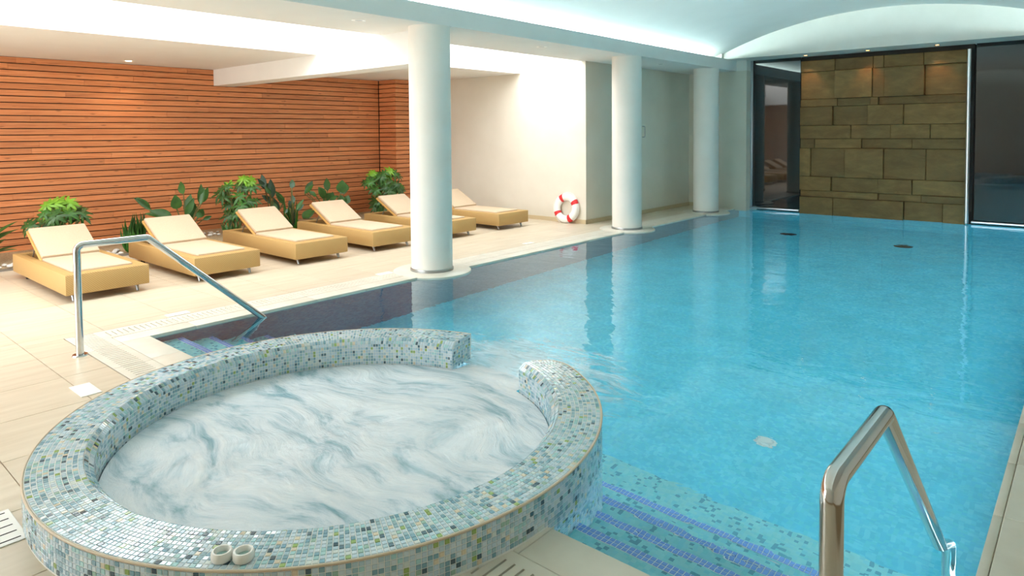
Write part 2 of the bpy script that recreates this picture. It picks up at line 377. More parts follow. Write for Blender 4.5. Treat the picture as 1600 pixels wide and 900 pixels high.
# walls
wl = struct(boxes('wall_left', [(XW-.3, XW-.03, YN, YB+.3, -.2, 3.2)], M['dark']), 'red cedar slatted wall behind the loungers')
NR = 30; PIT = 2.80/NR
pm = {}
def plank(y0, y1, k, depth=.03, x=XW):
    L = round(y1-y0, 3); key = (L, depth)
    if key not in pm:
        o = boxes('plank', [(-depth, 0, 0, L, 0, PIT-.013)], M['wood'], wl, .002, 1); pm[key] = o.data
    else: o = link('plank', pm[key], wl)
    o.location = (x+random.uniform(-.002, .002), y0, k*PIT+.008)
YP = 9.08; lens = [1.8, 2.4, 3.0]
for k in range(NR):
    y = YN+(k*7 % 5)*.35-1.4; 
    while y < YP-.01:
        L = lens[random.randrange(3)]; a, b = max(y, YN), min(y+L, YP-.01)
        if YP-.01-b < .4: b = YP-.01
        if b-a > .02: plank(a, b-.002, k)
        y = b if b > y else y+L
    plank(YP, YB-.005, k, .55, -11.16)
wb = struct(boxes('wall_back', [(XW-.3, XS, YB, YS+.4, -.2, ROOF)], M['cream']), 'cream wall closing the lounger alcove')
struct(boxes('wall_side', [(XS-.02, -5.66, YS, YS+.6, -.2, ZS)], M['cream']), 'cream wall end behind the far column')
struct(boxes('baseboard_back', [(-11.1, XS+.012, YB-.012, YB, 0, .075), ], M['skirt']), 'beige skirting of the alcove end wall')
struct(boxes('baseboard_side', [(XS, XS+.012, YB-.012, YS-.012, 0, .075), (XS, -6.3, YS-.012, YS, 0, .075)], M['skirt']), 'beige skirting along the recessed side wall')
struct(boxes('wall_right', [(XR, XR+.3, YN, 15.2, -.2, 4.5)], M['plaster']), 'plain wall right of the pool')
struct(boxes('wall_near', [(XW-.3, -10.4, YN-.3, YN, -.2, 4.5), (-4.9, XR+.3, YN-.3, YN, -.2, 4.5), (-10.4, -4.9, YN-.3, YN, 2.6, 4.5)], M['plaster']), 'plain wall at the near end')
wn_ = struct(link('window_3', None), 'glazed garden front at the near end of the deck'); wn_.location = (-7.65, YN-.15, 0)  # open window front added behind the camera to brighten the foreground
boxes('window_frame', [(-2.75, 2.75, -.03, .03, 0, .06), (-2.75, 2.75, -.03, .03, 2.54, 2.6)]+[(x-.03, x+.03, -.03, .03, .06, 2.54) for x in (-2.72, -1.375, 0, 1.375, 2.72)], M['aluminium'], wn_)
struct(boxes('ground', [(-16, 4, -12, YN-.3, -.3, -.05)], M['coping']), 'pale paving outside the garden front')
struct(boxes('wall_far', [(-5.9, XR+.3, 14.62, 14.9, -.3, 4.5)], M['dark']), 'dark backing of the far wall')

# ceilings
struct(boxes('ceiling', [(XW-.3, SKY_X0, YN, YB, ZA, ROOF)], M['ceil']), 'flat beige alcove ceiling above the loungers')
struct(boxes('ceiling', [(SKY_X1, XF-.04, YN, YB, ZS, ZS+.05), (SKY_X1, SKY_X1+.1, YN, YB, ZS+.05, ROOF),
                         (XS-.1, XF-.04, YB, YS+.02, ZS, ZS+.05), (-6.6, -6.5, YN, YS, ZS+.05, 3.7)], M['ceil']), 'white soffit carried by the round columns')
struct(boxes('ceiling', [(-.22, XR, YN, 14.4, ZS, ZS+.06)], M['ceil']), 'white soffit on the right side')
struct(boxes('trim_4', [(XF-.04, XF, YN, YS, ZS-.0, 3.15)], M['ceil']), 'white fascia of the cove above the columns')
struct(boxes('trim_5', [(-.22, -.18, YN, 13.6, ZS, 3.15)], M['ceil']), 'white fascia of the cove on the right')
struct(boxes('trim_6', [(XW, -6.2, 5.5, 5.86, 2.52, ROOF)], M['ceil']), 'white beam from timber wall to nearest column')
VX, VZ, VR, VH = -3.05, 3.86, 7.6, 3.5
V = []; Fc = []; NS = 40
for i in range(NS+1):
    dx = -VH+2*VH*i/NS; z = VZ-(VR-math.sqrt(VR*VR-dx*dx))
    for y in (YN, 13.65): V += [(VX+dx, y, z), (VX+dx, y, z+.25)]
for i in range(NS):
    a, b = i*4, i*4+4; Fc += [(a, a+2, b+2, b), (a+1, b+1, b+3, a+3), (a, b, b+1, a+1), (a+2, a+3, b+3, b+2)]
me = mesh('ceiling', V, Fc, M['ceil'], True); sharp(me); struct(link('ceiling', me), 'shallow vaulted white ceiling over the pool')
struct(boxes('trim_7', [(-5.98, XR, 13.6, 14.65, 3.15, 4.4), (-5.98, -5.66, YS, 14.65, ZS, 3.15), (-6.6, -5.98, 13.5, 14.65, ZS+.05, 4.4)], M['plaster']), 'white header with arched top above the stone wall')
for i, (x, lab) in enumerate(((-6.2, 'long cyan-white cove lamp hidden above the columns'), (.12, 'long cyan-white cove lamp hidden above the right soffit'))):
    t = thing('cove_lamp', (x, 0, 3.085), lab, 'lamp')
    boxes('housing', [(-.05, .05, YN+.1, 13.1, -.01, .015)], M['white'], t)
    boxes('tube', [(-.02, .02, YN+.1, 13.1, .016, .05)], emis('cove_tube_%d' % i, (220, 250, 250), COVE_STRENGTH), t)

# far wall: black glass, stone, steel post
YG = 14.25
def window(n, x0, x1, label):
    w = struct(link('window_%d' % n, None), label); w.location = ((x0+x1)/2, YG, 0); d = (x1-x0)/2
    boxes('pane', [(-d+.03, d-.0, .02, .05, .05, 3.15)], M['blackglass'], w)
    if n == 1: boxes('window_frame', [(-d, -d+.045, -.02, .1, 0, 3.15)], M['aluminium'], w, .004)
    boxes('window_sill', [(-d, d, -.04, .1, 0, .035)], M['aluminium'], w, .004); return w
window(1, -5.66, -4.64, 'tall black glass panel left of the stone wall')
w2 = window(2, -1.7, XR, 'wide black glass panel right of the steel post')
tube('post', [(-1.76-(XR-1.7)/2, -.11, 0.0), (-1.76-(XR-1.7)/2, -.11, 3.05)], .032, mat('bright_post', (228, 234, 240), .3, 1), w2)
ws = struct(boxes('wall_stone', [(-4.64, -1.7, YG+.06, YG+.3, -.3, 3.15)], M['dark']), 'olive stone wall of staggered rectangular blocks behind the pool')
ROWS = [(3.06, 2.83, [-4.62, -3.97, -3.29, -3.11, -2.46, -1.80]), (2.83, 2.28, [-4.62, -3.97, -3.30, -3.10, -2.44, -1.79]),
        (2.28, 2.13, [-4.62, -3.92, -3.33, -3.19, -1.79]), (2.13, 1.755, [-4.62, -4.0, -3.38, -2.77, -1.79]), (1.755, 1.49, [-4.62, -3.67, -2.98, -2.34, -1.79]),
        (1.49, 1.30, [-4.62, -4.34, -3.48, -2.63, -1.79]), (1.30, .73, [-4.62, -4.41, -3.77, -3.09, -2.40, -1.79]), (.73, .45, [-4.62, -4.02, -3.19, -2.62, -1.79]),
        (.45, .32, [-4.62, -4.0, -3.18, -2.47, -1.79]), (.32, -.12, [-4.62, -3.98, -2.75, -2.13, -1.79])]
PROUD = {(0, 2): .04, (1, 1): .075, (1, 3): .085, (1, 4): .0, (1, 0): .01, (2, 2): .07, (2, 3): .03, (3, 0): .07, (3, 2): .07, (3, 1): .01, (4, 0): .05, (4, 2): .06, (5, 2): .0, (5, 1): .03,
         (6, 1): .03, (6, 0): .07, (6, 2): .08, (6, 3): .04, (7, 0): .07, (7, 1): .0, (7, 2): .06, (7, 3): .01, (8, 1): .05, (8, 0): .0, (8, 2): .01, (9, 0): .06, (9, 1): .06, (9, 2): .01}
for i, (z1, z0, xs) in enumerate(ROWS):
    for j in range(len(xs)-1):
        pr = PROUD.get((i, j), .03)
        boxes('stone_block', [(xs[j]+.003, xs[j+1]-.003, YG-pr, YG+.07, z0+.003, z1-.003)], M['stone'], ws, .006, 1)
for i, (x, y) in enumerate(((-4.46, 14.0), (-3.34, 14.0), (-2.22, 14.0))):
    t = thing('spotlight', (x, y, 3.15), ('leftmost', 'middle', 'rightmost')[i]+' of three small warm spotlights above the stone wall', 'spotlight', 'spotlights over the stone wall')
    lathe('rim', [(.03, -.004), (.048, -.006), (.05, 0)], M['steel_dark'], 20, t)
    lathe('bulb', [(0, -.003), (.03, -.003)], emis('halogen_%d' % i, (255, 176, 96), 14), 20, t)
    l = bpy.data.lights.new('spot_beam', 'SPOT'); l.energy = SPOT_W; l.color = (1, .6, .28); l.spot_size = 1.3; l.spot_blend = .6; l.shadow_soft_size = .03
    lo = bpy.data.objects.new('spot_beam', l); COL.objects.link(lo); lo.parent = t; lo.location = (0, 0, -.02); lo.rotation_euler = (math.radians(8), 0, 0)

# ------------------------------------------------------------------ water
def pool_water():
    bm = bmesh.new(); RM = 1.32; dy = PY0-SPY; hx = math.sqrt(RM*RM-dy*dy)
    pts = [(PX0, PY0), (SPX-hx, PY0)]
    a1, a0 = math.atan2(dy, -hx), math.atan2(dy, hx)
    for k in range(1, 40): a = a1+(a0-a1)*k/40; pts.append((SPX+RM*math.cos(a), SPY+RM*math.sin(a)))
    pts += [(SPX+hx, PY0), (PX1, PY0), (PX1, PY1), (PX0, PY1)]
    f = bm.faces.new([bm.verts.new((x, y, WATER)) for x, y in pts])
    bmesh.ops.triangulate(bm, faces=[f]); me = bpy.data.meshes.new('pool_water'); bm.to_mesh(me); bm.free()
    me.materials.append(M['water'])
    if me.polygons[0].normal.z < 0: me.flip_normals()
    return tag(link('pool_water', me), 'clear turquoise water filling the long pool', 'water')
pool_water()
V = [(0, 0, WATER)]; Fc = []; NA, NRr = 180, 60
from mathutils import noise as mn
for i in range(1, NRr+1):
    r_ = i/NRr
    for k in range(NA):
        a = 2*PI*k/NA; r = r_*(1.319 if math.radians(74) < a < math.radians(103.5) else 1.158); x, y = r*math.cos(a), r*math.sin(a)
        q = Vector((x*2.2, y*2.2, 0)); w = mn.fractal(q+mn.noise_vector(q*.6)*.8, 1, 2, 4)
        V.append((x, y, WATER+w*.016*max(0, min(1, (1.16-r)/.25))))
for k in range(NA): Fc.append((0, 1+k, 1+(k+1) % NA))
for i in range(NRr-1):
    for k in range(NA): b = 1+i*NA; Fc.append((b+k, b+NA+k, b+NA+(k+1) % NA, b+(k+1) % NA))
sw = link('whirlpool_water', mesh('whirlpool_water', V, Fc, M['foam'], True)); sw.location = (SPX, SPY, 0)
tag(sw, 'white frothing water bubbling inside the round whirlpool', 'water')

# ------------------------------------------------------------------ whirlpool with mosaic rim
spa = thing('whirlpool_tub', (SPX, SPY, 0), 'round raised whirlpool tub clad in blue-green glass mosaic with an opening', 'whirlpool')
A0, A1 = math.radians(104.5), math.radians(360+73)
RI, HT, CH = 1.205, .166, .04
NT = 400; DA = 2*PI/NT
def rout(a):
    t = (A1-a)/.16
    return SR if t >= 1 else 1.27+(SR-1.27)*math.sqrt(max(0, 1-(1-max(t, 0))**2))
def polar(r, a, z): return Vector((r*math.cos(a), r*math.sin(a), z))
on_deck = lambda a: SPY+SR*math.sin(a) < PY0-.0
V = []; Fc = []; NSEG = 168
prof = lambda a: [(rout(a)-.004, -1.2), (rout(a)-.004, HT-.012), (rout(a)-.012, HT-.004), (RI+.002, HT-.004), (RI-CH+.003, HT-CH), (RI-CH+.003, -1.2)]
for i in range(NSEG+1):
    a = A0+(A1-A0)*i/NSEG
    for r, z in prof(a): V.append(polar(r, a, z))
for i in range(NSEG):
    for q in range(6): Fc.append((i*6+q, (i+1)*6+q, (i+1)*6+(q+1) % 6, i*6+(q+1) % 6)[::-1])
Fc += [tuple(range(6)), tuple(range(NSEG*6, NSEG*6+6))[::-1]]
me = mesh('rim_body', V, Fc, M['mosgrout'], False); link('rim_body', me, spa)
tiles = []           # (centre, u, v, normal, half u, half v)
def add_tile(c, u, v, hu, hv): tiles.append((c, u.normalized(), v.normalized(), u.normalized().cross(v.normalized()), hu, hv))
a = A0+DA*.5
while a < A1-DA*.3:
    ro = rout(a); tang = Vector((-math.sin(a), math.cos(a), 0)); rad = Vector((math.cos(a), math.sin(a), 0))
    n = max(1, int(round((ro-.012-RI)/.0212))); p = (ro-.012-RI)/n
    for k in range(n):                                     # flat top
        r = RI+p*(k+.5); add_tile(polar(r, a, HT-.004), rad, tang, p/2-.0014, r*DA/2-.0014)
    for k in range(2):                                     # sloping inner edge
        t = (k+.5)/2; d = Vector((rad.x, rad.y, 1)).normalized()
        add_tile(polar(RI-CH*t, a, HT-.004-(CH-.004)*t), d, tang, .0125, (RI-CH*t)*DA/2-.0014)
    for k in range(11): add_tile(polar(RI-CH+.003, a, HT-CH-.0104-.0208*k), Vector((0, 0, 1)), tang, .009, (RI-CH)*DA/2-.0014)
    z0 = .004 if on_deck(a) else -.62
    z = HT-.0104-.012
    while z-.0104 > z0-.012:
        add_tile(polar(ro-.004, a, z), tang, Vector((0, 0, 1)), ro*DA/2-.0014, .009); z -= .0208
    a += DA
for a, s in ((A0, -1), (A1, 1)):
    rad = Vector((math.cos(a), math.sin(a), 0)); tang = Vector((-math.sin(a), math.cos(a), 0))
    ro = 1.425 if s < 0 else 1.27
    n = int((ro-RI+CH)/.0208)
    for k in range(n):
        for j in range(22):
            r = RI-CH+.012+.0208*k; z = HT-.016-.0208*j
            if r < RI and z > HT-CH+(r-RI+CH)-.016: continue
            add_tile(polar(r, a, z), rad if s < 0 else Vector((0, 0, 1)), Vector((0, 0, 1)) if s < 0 else rad, .009, .009)
# the 300 tiles that show largest are objects of their own, the rest one mesh
def depth(t):
    c = t[0]+Vector((SPX, SPY, 0)); d = c-Vector((0, 0, CAM_H)); z = d.dot(_fwd)
    px = 800+F_PX*d.dot(RIGHT)/z; py = CY_PX-F_PX*d.dot(UP)/z
    vis = (-t[3]).dot(d.normalized())
    if not (5 < px < 1595 and 5 < py < 893) or vis < .05 or c.z < .005: return -1
    return 4*t[4]*t[5]*vis/d.length_squared
order = sorted(range(len(tiles)), key=lambda i: -depth(tiles[i])); solo = set(order[:300])
TH = .0022
tmesh = []
for i, mt in enumerate(TILE):
    V = [(-1, -1, 0), (1, -1, 0), (1, 1, 0), (-1, 1, 0), (-.9, -.9, 1), (.9, -.9, 1), (.9, .9, 1), (-.9, .9, 1)]
    tmesh.append(mesh('tile', V, BOXF[1:], mt))
V = []; Fc = []; mi = []
for i, (c, u, v, n, hu, hv) in enumerate(tiles):
    n2 = (n+u*random.gauss(0, .012)+v*random.gauss(0, .012)).normalized(); u2 = (u-n2*u.dot(n2)).normalized(); v2 = n2.cross(u2); col = pick()
    if i in solo:
        o = link('tile', tmesh[col], spa); mx = Matrix((u2*hu, v2*hv, n2*TH)).transposed().to_4x4(); mx.translation = c; o.matrix_local = mx; continue
    b = len(V)
    for s, h in ((1, 0), (.9, TH)):
        for su, sv in ((-1, -1), (1, -1), (1, 1), (-1, 1)): V.append(c+u2*(hu*su*s)+v2*(hv*sv*s)+n2*h)
    for f in BOXF[1:]: Fc.append(tuple(b+q for q in f)); mi.append(col)
me = mesh('mosaic_tiles', V, Fc, TILE); me.polygons.foreach_set('material_index', mi); me.update()
tag(link('mosaic_tiles', me, spa), kind='stuff')
pts = [polar(rout(A0+(A1-A0)*i/200)-.004, A0+(A1-A0)*i/200, HT-.006) for i in range(201)]
tube('edge_trim', pts, .005, M['trimsand'], spa, 8)
# seat ring and floor inside
lathe('bench', [(1.18, -.35), (.72, -.4), (.7, -.9), (0, -.9)], M['steptile'], 64, spa, smooth=False)
for i, (dx, dy, lab) in enumerate(((-2.272, 1.035, 'left one of two small round white air knobs on the mosaic rim'), (-2.203, 1.075, 'right one of two small round white air knobs on the mosaic rim'))):
    v = Vector((dx-SPX, dy-SPY, 0)).normalized()*1.375
    t = thing('air_knob', (SPX+v.x, SPY+v.y, HT+.001), lab, 'knob', 'air control knobs on the whirlpool rim')
    t.location = (SPX+v.x*1+(i-.5)*.0, SPY+v.y, HT+.001)
    lathe('ring', [(.034, 0), (.037, .006), (.037, .024), (.033, .032), (.027, .032), (.024, .026), (.024, .012)], M['white'], 28, t)
    lathe('cap', [(.0, .014), (.0235, .013)], mat('knob_cap_%d' % i, (150, 184, 180), .3), 24, t)

# ------------------------------------------------------------------ columns
for y, lab in ((5.5, 'nearest and widest-looking round white column at the pool edge'), (9.98, 'middle round white column near the red and white lifebuoy'), (13.05, 'farthest round white column beside the black glass panel')):
    t = thing('column', (-6.11, y, 0), lab, 'column', 'round columns along the pool edge')
    lathe('shaft', [(.25, .005), (.25, ZS)], M['plaster'], 64, t)
    lathe('base_ring', [(.262, .004), (.262, .03), (.256, .038), (.249, .038)], M['steel_dark'], 64, t)
    lathe('plinth', [(0, .004), (.46, .004), (.475, -.006), (.475, -.06), (0, -.06)][::-1], M['coping'], 64, t)

# ------------------------------------------------------------------ handrails
for i, (x, lab) in enumerate(((-5.78, 'left polished steel handrail leading into the pool'), (-.455, 'right polished steel handrail in the foreground'))):
    t = thing('handrail', (x, 1.64, 0), lab, 'handrail', 'pool handrails')
    tube('rail', fillet([(0, 0, 0), (0, 0, .835), (0, .5, .835)]+([(0, 1.68, -.2), (0, 1.68, -.92)] if i else [(0, 1.5, -.045), (0, 1.2, -.56)]), .045), .0265, M['steel'], t, 20)
    lathe('flange', [(.026, .012), (.05, .01), (.055, 0)], M['steel'], 28, t)

# ------------------------------------------------------------------ lifebuoy
t = thing('lifebuoy', (-7.37, 9.9, 0), 'white lifebuoy with red bands leaning on the cream wall', 'lifebuoy'); t.rotation_euler = (math.radians(-8), 0, 0)
RBm, rb = .205, .068
def torus(name, a0, a1, r, mt, n, parent, k=16, R=RBm, flat=1.0):
    V = []; Fc = []
    closed = abs(a1-a0-2*PI) < 1e-6
    for i in range(n+(0 if closed else 1)):
        a = a0+(a1-a0)*i/n
        for j in range(k):
            b = 2*PI*j/k; rr = R+r*math.cos(b); V.append((rr*math.cos(a), r*flat*math.sin(b), R+rb+rr*math.sin(a)))
    m_ = n if closed else n+1
    for i in range(n):
        q = (i+1) % m_
        for j in range(k): Fc.append((i*k+j, i*k+(j+1) % k, q*k+(j+1) % k, q*k+j))
    if not closed: Fc += [tuple(range(k)), tuple(range(n*k, n*k+k))[::-1]]
    return link(name, mesh(name, V, Fc, mt, True), parent)
torus('ring', 0, 2*PI, rb, M['white'], 48, t, flat=.75)
for a in (30, 120, 210, 300):
    a = math.radians(a); torus('band', a-.16, a+.16, rb+.003, M['red'], 6, t, flat=.77)
for a in (30, 120, 210, 300):
    a0 = math.radians(a+9); P_ = []
    for k in range(13):
        b = a0+math.radians(72)*k/12; r = RBm+rb+.006+.012*math.sin(PI*k/12); P_.append((r*math.cos(b), 0, RBm+rb+r*math.sin(b)))
    tube('rope', P_, .005, M['white'], t, 6)

# ------------------------------------------------------------------ loungers
def rot_part(L, name, mt, parent, piv, ang, bev):
    o = boxes(name, L, mt, parent, bev); o.location = (piv[0], 0, piv[1]); o.rotation_euler = (0, ang, 0); return o
def ring_frame(r, LN, W, z0=.075, z1=.28):
    bm = bmesh.new(); O = [(-LN, 0), (0, 0), (0, W), (-LN, W)]; I = [(-LN+.12, .1), (-.15, .1), (-.15, W-.1), (-LN+.12, W-.1)]
    L = [[bm.verts.new((x, y, z)) for x, y in pts] for pts, z in ((O, z0), (O, z1), (I, z1), (I, z0))]
    for q in range(4):
        for k in range(4): bm.faces.new((L[q][k], L[q][(k+1) % 4], L[(q+1) % 4][(k+1) % 4], L[(q+1) % 4][k]))
    bmesh.ops.recalc_face_normals(bm, faces=bm.faces[:]); bmesh.ops.bevel(bm, geom=bm.edges[:], offset=.008, segments=2, affect='EDGES', profile=.5)
    me = bpy.data.meshes.new('frame'); bm.to_mesh(me); bm.free(); me.materials.append(M['wicker']); me.shade_smooth(); sharp(me); link('frame', me, r)
def make_lounger():
    W, LN = .78, 1.95; r = link('sun_lounger', None)
    ring_frame(r, LN, W)
    boxes('deck', [(-1.3, -.15, .1, W-.1, .18, .235)], M['wicker'], r)
    for y in (.09, W-.09):
        tube('leg', [(-.12, y, .08), (-.085, y, 0)], [.02, .014], M['steel_dark'], r, 10)
        w = lathe('wheel', [(.012, -.015), (.034, -.015), (.036, -.01), (.036, .01), (.034, .015), (.012, .015)], M['rubber'], 20, r); w.rotation_euler = (PI/2, 0, 0); w.location = (-1.72, y, .036)
        tube('axle', [(0, 0, -.02), (0, .054, -.02)], .009, M['steel_dark'], w, 8)
    boxes('seat_cushion', [(-1.2, -.155, .105, W-.105, .236, .3)], M['cushion'], r, .018, 3)
    ang = math.radians(28)
    rot_part([(-.6, 0, .09, W-.09, -.01, .02)], 'backrest', M['teak'], r, (-1.2, .262), ang, .006)
    rot_part([(-.585, -.005, .1, W-.1, .022, .07)], 'back_cushion', M['cushion'], r, (-1.2, .262), ang, .018)
    for y in (.12, W-.12): tube('strut', [(-1.62, y, .24), (-1.5, y, .41)], .008, M['steel_dark'], r, 8)
    tag(r, cat='sun lounger', group='wicker sun loungers along the timber wall'); return r
def copy_tree(o, parent=None):
    c = o.copy(); COL.objects.link(c); c.parent = parent
    for ch in list(o.children): copy_tree(ch, c)
    return c
proto = make_lounger()
LS = [(-7.67, 2.07, 0, 'wicker sun lounger nearest the camera, behind the left handrail post'),
      (-7.6, 3.3, 0, 'second wicker sun lounger from the left, crossed by the sloping handrail'),
      (-7.61, 4.56, 0, 'third wicker sun lounger from the left, cream cushion and raised back'),
      (-7.64, 5.78, 0, 'fourth wicker sun lounger, its front corner touching the nearest column'),
      (-7.66, 7.09, 0, 'fifth wicker sun lounger, partly hidden behind the nearest column'),
      (-7.67, 8.43, 0, 'farthest wicker sun lounger, in front of the cream wall')]
for i, (x, y, a, lab) in enumerate(LS):
    o = proto if i == 0 else copy_tree(proto)
    o.location = (x, y, 0); o.rotation_euler.z = a; o['label'] = lab

# ------------------------------------------------------------------ planting bed
bed = struct(boxes('planting_bed', [(XW, XB, YN, YB, -.1, .012)], M['gravel']), 'gravel planting bed at the foot of the timber wall')
boxes('edging', [(XB-.004, XB+.006, -.9, YB, -.05, .03)], M['steel_dark'], bed)
pb = []
for q in range(3):
    bm = bmesh.new(); bmesh.ops.create_icosphere(bm, subdivisions=2, radius=1)
    for v in bm.verts: v.co *= 1+.16*mn.noise(v.co*1.4+Vector((q*9, 0, 0)))
    me = bpy.data.meshes.new('pebble'); bm.to_mesh(me); bm.free(); me.materials.append(M['pebble']); me.shade_smooth(); pb.append(me)
def pebbles(x0, x1, y0, y1, n, lab):
    done = []
    for _ in range(n*30):
        if len(done) >= n: break
        s = random.uniform(.025, .05); x, y = random.uniform(x0, x1), random.uniform(y0, y1)
        if any((x-a)**2+(y-b)**2 < (s+c)**2*1.15 for a, b, c in done): continue
        if (x+10.3)**2+(y-3.74)**2 < .09: continue
        done.append((x, y, s)); o = link('pebble', pb[random.randrange(3)]); z = s*.55
        o.location = (x, y, .012+z); o.scale = (s, s*random.uniform(.7, 1), z); o.rotation_euler.z = random.uniform(0, 6)
        tag(o, lab, 'pebble', lab[:60])
pebbles(-10.5, -10.18, 3.3, 4.3, 26, 'white pebble beside the strappy plant between first and second loungers')
pebbles(-10.5, -10.18, 1.7, 2.6, 22, 'white pebble in the bed left of the first lounger')
pebbles(-11.3, -10.8, 4.95, 5.3, 10, 'white pebble in the bed behind the second and third loungers')

def blade(name, mt, n=9, fold=.12, curl=.12, wpow=.8):
    """leaf 1 long (local X), 1 wide (local Y), folded along the midrib"""
    V = []; Fc = []
    for i in range(n+1):
        t = i/n; w = .5*(math.sin(PI*min(1, t**wpow)))**.85 if 0 < t < 1 else .02; z = -curl*t*t
        V += [(t, -w, z+fold*w), (t, 0, z), (t, w, z+fold*w)]
    for i in range(n):
        b = i*3; Fc += [(b, b+3, b+4, b+1), (b+1, b+4, b+5, b+2)]
    return mesh(name, V, Fc, mt, True)
BL = {k: blade('leaf', M[k]) for k in ('leaf_dark', 'leaf_mid', 'leaf_grey', 'leaf_lime')}
STRAP = {k: blade('leaf', M[k], 10, .3, .25, .55) for k in ('leaf_dark', 'leaf_mid', 'leaf_grey')}
def place_leaf(me, base, tip, width, parent, face=None, name='leaf'):
    base, tip = Vector(base), Vector(tip); x = tip-base; L = x.length; x = x/L
    f = Vector(face) if face else Vector((1, -.5, .5))
    f = (f-x*f.dot(x)).normalized(); y = f.cross(x)
    o = link(name, me, parent); mx = Matrix((x*L, y*width, f*L)).transposed().to_4x4(); mx.translation = base; o.matrix_local = mx; return o
def zoomed(ox, oy, s): return lambda u, v: (ox+u/s, oy+v/s)
def paddle_plant(label, X, basepx, leaves, zf, mk='leaf_dark', group=None):
    b = at_x(*basepx, X); b.z = .012; t = thing('paddle_leaf_plant', b, label, 'plant', group)
    extra = [((u0+random.uniform(-14, 14), v0+random.uniform(-5, 25)), (u1+random.uniform(-45, 45), v1+random.uniform(5, 50)), w*.8) for (u0, v0), (u1, v1), w in leaves if random.random() < .7]
    for (u0, v0), (u1, v1), w in leaves+extra:
        xx = X+random.uniform(-.2, .2)
        p0, p1 = at_x(*zf(u0, v0), xx), at_x(*zf(u1, v1), xx+random.uniform(-.12, .12))
        wid = w/zf.k*(p0-Vector((0, 0, CAM_H))).dot(_fwd)/F_PX
        place_leaf(BL[random.choice([mk, mk, 'leaf_dark'])], p0-b, p1-b, wid*1.25, t, (random.uniform(.6, 1), random.uniform(-.9, .1), random.uniform(.0, .5)))
        q = (p0-b); mid = Vector((q.x*.45, q.y*.35, q.z*.55)); bz = Vector((random.uniform(-.04, .04), random.uniform(-.04, .04), -.02))
        pp = [bz.lerp(mid, s).lerp(mid.lerp(q, s), s) for s in [k/6 for k in range(7)]]
        tube('stalk', pp, .0085, M['stem'], t, 6)
    return t
z1 = zoomed(160, 280, 6.43); z1.k = 6.43
paddle_plant('dark green paddle-leaved plant behind the second lounger', -10.9, (290, 388),
    [((815, 150), (775, 20), 62), ((745, 300), (735, 165), 85), ((840, 345), (890, 145), 70), ((975, 240), (1000, 50), 55), ((1000, 235), (1060, 85), 55),
     ((910, 390), (920, 240), 72), ((965, 385), (1020, 290), 60), ((1010, 405), (1105, 370), 35), ((700, 375), (480, 310), 75), ((480, 300), (345, 180), 52), ((880, 400), (850, 300), 60)], z1)
z2 = zoomed(330, 250, 6); z2.k = 6
paddle_plant('tall grey-green paddle-leaved plant behind the third lounger', -11.3, (425, 365),
    [((500, 260), (475, 130), 44), ((580, 350), (548, 180), 62), ((610, 490), (590, 360), 62), ((560, 390), (480, 330), 44), ((685, 390), (600, 290), 34), ((545, 300), (515, 210), 40)], z2, 'leaf_grey')
t3 = paddle_plant('slender plant with grassy stalks between third and fourth loungers', -10.55, (458, 366),
    [((760, 265), (760, 180), 42), ((770, 400), (760, 320), 36), ((800, 470), (865, 365), 32), ((740, 440), (735, 370), 26), ((700, 500), (690, 430), 24)], z2, 'leaf_grey')
for k in range(22):
    a = random.uniform(0, 2*PI); h = random.uniform(.28, .52); d = random.uniform(.05, .3)
    place_leaf(STRAP[random.choice(['leaf_mid', 'leaf_dark', 'leaf_grey'])], (random.uniform(-.05, .05), random.uniform(-.05, .05), 0), (d*math.cos(a), d*math.sin(a), h), .022, t3, (math.cos(a), math.sin(a), -.2))
z3 = zoomed(460, 250, 6); z3.k = 6
paddle_plant('dark green paddle-leaved plant behind the fourth lounger', -10.95, (515, 350),
    [((110, 300), (170, 195), 50), ((200, 330), (130, 290), 32), ((310, 290), (300, 165), 50), ((290, 340), (225, 255), 56), ((440, 310), (450, 190), 82), ((480, 300), (482, 215), 50),
     ((480, 410), (505, 330), 62), ((440, 400), (438, 330), 52), ((280, 380), (335, 310), 52), ((80, 550), (160, 455), 62), ((340, 370), (360, 300), 45)], z3)
